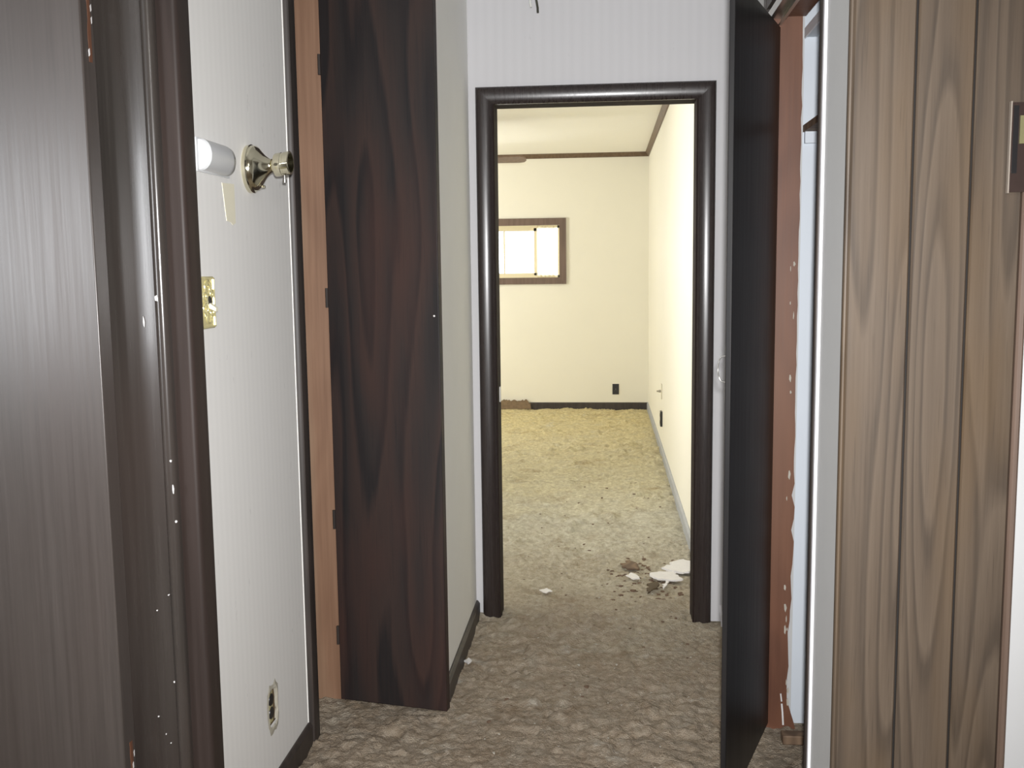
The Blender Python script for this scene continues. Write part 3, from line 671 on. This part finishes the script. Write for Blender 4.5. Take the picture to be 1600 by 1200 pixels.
o = mesh('plate', *bx(RX - 0.006, RX - .0005, 7.465, 7.535, 0.400, 0.512), 'tape', jk); bevel(o, 0.002)
mesh('plug', *lathe([(0.005, .010), (.022, .010), (.024, .006), (.038, .006)], 10, lambda a, b, c: (RX - a, 7.5 + b, 0.458 + c)), 'dirtyplaster', jk, smooth=True)

# ceiling fan whose blade tip shows beside the left jamb
FX, FY, FZ = -1.22, 7.6, 2.20
fan = root('ceiling_fan', (FX, FY, 2.485), 'brown ceiling fan in the bedroom, one blade tip visible past the doorway', 'fan')
mesh('down_rod', *lathe([(2.484, .06), (2.45, .055), (2.44, .015), (2.30, .015)], 20, lambda a, b, c: (FX + b, FY + c, a)), 'crown', fan, smooth=True)
mesh('motor', *lathe([(2.31, .05), (2.30, .10), (2.25, .12), (2.20, .12), (2.17, .08), (2.16, .03)], 28, lambda a, b, c: (FX + b, FY + c, a)), 'crown', fan, smooth=True)
for k in range(5):
    a = math.radians(-2 + 72 * k); Rm = Matrix.Rotation(a, 3, 'Z') @ Matrix.Rotation(math.radians(-14), 3, 'X')
    prof = [(0.16, -0.05), (0.58, -0.068), (0.622, -0.055), (0.64, -0.02), (0.64, 0.02), (0.622, 0.055), (0.58, 0.068), (0.16, 0.05)]
    def fn(u, v, c, Rm=Rm): q = Rm @ Vector((u, v, c)); return (FX + q.x, FY + q.y, FZ + q.z)
    bl = mesh('blade', *prof and prism(prof, -0.004, 0.004, fn), 'fan', fan)
    mesh('blade_iron', *prism([(0.09, -0.02), (0.22, -0.03), (0.22, 0.03), (0.09, 0.02)], 0.004, 0.009, fn), 'crown', bl)

# ------------------------------------------------------------------ small things
for nm, mt, dx, lab, zb in (('ceiling_wire', 'wirew', -0.010, 'white wire end dangling from the hall ceiling', 2.325), ('ceiling_wire', 'wireb', 0.010, 'dark wire end dangling from the hall ceiling', 2.305)):
    P = [(-0.252 + dx + 0.004 * math.sin(k * .9 + dx * 90), 3.74 + 0.003 * math.cos(k), ZC - (ZC - zb) * k / 8) for k in range(9)]
    tag(mesh(nm, *tube(P, 0.0042, 8), mt, smooth=True), lab, 'wire')

def shard(name, pts, t, mat, label, group=None, tilt=(0, 0), lift=0.004):
    cx_ = sum(p[0] for p in pts) / len(pts); cy_ = sum(p[1] for p in pts) / len(pts)
    zg = float(floor_h(np.array([cx_]), np.array([cy_]))[0])
    z = lambda x, y: max(zg, 0) + lift + (x - cx_) * tilt[0] + (y - cy_) * tilt[1]
    jag = []; rj = random.Random(int(cx_ * 1e4))
    for i in range(len(pts)):
        (xa, ya), (xb, yb) = pts[i], pts[(i + 1) % len(pts)]; L = math.hypot(xb - xa, yb - ya); k = max(1, int(L / 0.012))
        for q in range(k):
            f = q / k; jag.append((xa + (xb - xa) * f + rj.uniform(-1, 1) * L * .10, ya + (yb - ya) * f + rj.uniform(-1, 1) * L * .10))
    pts = jag
    n = len(pts); V = [(x, y, z(x, y)) for x, y in pts] + [(x * .985 + cx_ * .015, y * .985 + cy_ * .015, z(x, y) + t) for x, y in pts]
    F = [tuple(range(n)), tuple(range(n, 2 * n))] + [(i, (i + 1) % n, n + (i + 1) % n, n + i) for i in range(n)]
    return tag(mesh(name, V, F, mat, origin=(cx_, cy_, max(zg, 0))), label, 'debris', None, group)
Rm3 = [r2, -u3, fwd]
def px(X, Y, z=0.0):
    d = r2 * ((X - 800) / 1556.1) - u3 * ((Y - 600) / 1556.1) + fwd
    k = (z - CAM_H) / d.z; return (d.x * k, d.y * k)
shard('plaster_piece', [px(*p) for p in ((1036, 893), (1052, 884), (1066, 882), (1085, 886), (1092, 893), (1080, 899), (1062, 900), (1045, 896))], 0.008, 'plaster', 'largest flat white plaster piece on the carpet by the right jamb', tilt=(0.03, 0.04), lift=0.012)
shard('plaster_piece', [px(*p) for p in ((1013, 901), (1030, 899), (1052, 899), (1060, 906), (1068, 910), (1050, 912), (1030, 910), (1018, 906))], 0.007, 'plaster', 'jagged white plaster piece just in front of the largest one', tilt=(0.0, 0.02), lift=0.010)
shard('plaster_piece', [px(*p) for p in ((979, 903), (986, 899), (998, 904), (1000, 908), (988, 909))], 0.005, 'plaster', 'small white plaster piece left of the jagged one', lift=0.008)
shard('plaster_piece', [px(*p) for p in ((1034, 922), (1040, 912), (1044, 911), (1042, 919), (1037, 925))], 0.004, 'plaster', 'thin white plaster splinter in front of the jagged piece', lift=0.009)
shard('plaster_piece', [px(*p) for p in ((843, 926), (854, 923), (862, 927), (852, 930))], 0.004, 'plaster', 'small pale plaster chip on the carpet inside the doorway at left', lift=0.007)
shard('plaster_piece', [px(*p) for p in ((726, 1037), (732, 1033), (738, 1037), (731, 1041))], 0.006, 'plaster', 'white plaster chip beside the hall baseboard', lift=0.007)
shard('wood_chip', [px(*p) for p in ((1010, 918), (1024, 912), (1032, 916), (1022, 925), (1014, 930))], 0.006, 'rust', 'rusty brown broken piece beside the white plaster', lift=0.008)
shard('wood_chip', [px(*p) for p in ((970, 886), (984, 878), (996, 884), (1000, 892), (982, 893))], 0.006, 'rawwood', 'reddish brown clump on the carpet behind the plaster pieces', lift=0.006)
# crumbs of plaster and dirt strewn over the carpet
rnd = random.Random(21); cr_ = []
for k in range(240):
    if rnd.random() < 0.45: x, y = rnd.gauss(0.22, 0.16), rnd.gauss(4.15, 0.35)
    else: x, y = rnd.uniform(-0.45, 0.36), rnd.uniform(2.5, 5.6)
    if not (-0.40 < x < 0.33): continue
    if y < 3.0 and x > 0.2: continue
    s = rnd.choice([1, 1, 1, 1.7]) * rnd.uniform(0.0012, 0.003); z = float(floor_h(np.array([x]), np.array([y]))[0])
    n = 5; a0 = rnd.uniform(0, 6)
    pts = [(x + s * rnd.uniform(.6, 1.3) * math.cos(a0 + q * math.tau / n), y + s * rnd.uniform(.6, 1.3) * math.sin(a0 + q * math.tau / n)) for q in range(n)]
    cr_.append(prism(pts, z - 0.001, z + s * 0.8))

# dark crumbled dirt around the plaster pieces
rnd = random.Random(33); dc = []
for k in range(170):
    x, y = (rnd.gauss(0.20, 0.10), rnd.gauss(4.35, 0.16)) if k < 110 else (rnd.uniform(-0.40, 0.34), rnd.uniform(2.9, 6.5))
    if not (-0.40 < x < 0.335): continue
    s_ = rnd.uniform(0.003, 0.009) * (1 if k < 110 else 0.8); z = float(floor_h(np.array([x]), np.array([y]))[0])
    a0 = rnd.uniform(0, 6)
    pts = [(x + s_ * rnd.uniform(.6, 1.7) * math.cos(a0 + q * math.tau / 6), y + s_ * rnd.uniform(.5, 1.2) * math.sin(a0 + q * math.tau / 6)) for q in range(6)]
    dc.append(prism(pts, z - 0.002, z + s_ * rnd.uniform(.2, .7)))
deb = mesh('floor_crumbs', *join(cr_ + dc), 'crumb'); deb.data.materials.append(M['clod'])
nfc = sum(len(f) for _, f in cr_)
deb.data.polygons.foreach_set('material_index', [0 if i < nfc else 1 for i in range(len(deb.data.polygons))])
tag(deb, 'pale plaster crumbs and brown dirt scattered over the carpet', 'debris', 'stuff')

# frayed padding heaped on the baseboard under the window
rnd = random.Random(9); P = []
for k in range(40):
    x = -1.25 + 0.52 * k / 39
    P.append((x, 0.085 + rnd.uniform(-.010, .012) - (0.03 if k > 37 else 0)))
outl = [(P[0][0], 0.0)] + P + [(P[-1][0] + .004, 0.0)]
tag(mesh('carpet_padding', *prism(outl, RY - 0.035, RY - 0.015, lambda a, b, c: (a, c, b)), 'padding'), 'frayed brown strip of carpet padding against the bedroom end wall', 'padding')

# strip of wallpaper peeling off the wall corner right of the doorway
P = []
for k in range(9):
    t = k / 8; z = 0.055 - 0.09 * t
    P.append((0.447 + 0.004 * math.sin(3 * t), 3.80 - 0.05 * t * t, z, 0.010 * (1 - 0.55 * t)))
V = []
for x, y, z, ww in P: V += [(x - ww / 2, y, z + .02), (x + ww / 2, y, z + .02), (x + ww / 2, y + .0012, z + .02), (x - ww / 2, y + .0012, z + .02)]
F = [(i * 4 + k, i * 4 + (k + 1) % 4, i * 4 + 4 + (k + 1) % 4, i * 4 + 4 + k) for i in range(8) for k in range(4)] + [(0, 1, 2, 3), (32, 35, 34, 33)]
tag(mesh('wallpaper_peel', V, F, 'trimwhite'), 'curl of white wallpaper peeling off beside the right jamb', 'wallpaper')

# wood offcut and white splinter in the right closet
wb = mesh('wood_block', *bx(0.512, 0.60, 2.80, 2.84, 0.005, 0.032), 'rawwood'); bevel(wb, 0.003)
tag(wb, 'short raw wood offcut on the floor of the right closet', 'wood')
sp2 = mesh('paint_splinter', *join([tube([(0.533, 2.915, 0.012), (0.531, 2.918, 0.05), (0.529, 2.922, 0.075)], 0.0028, 6), tube([(0.5285, 2.922, 0.082), (0.526, 2.925, 0.105)], 0.0022, 6)]), 'plaster')
tag(sp2, 'thin white splinter leaning on the red-brown closet jamb', 'splinter')
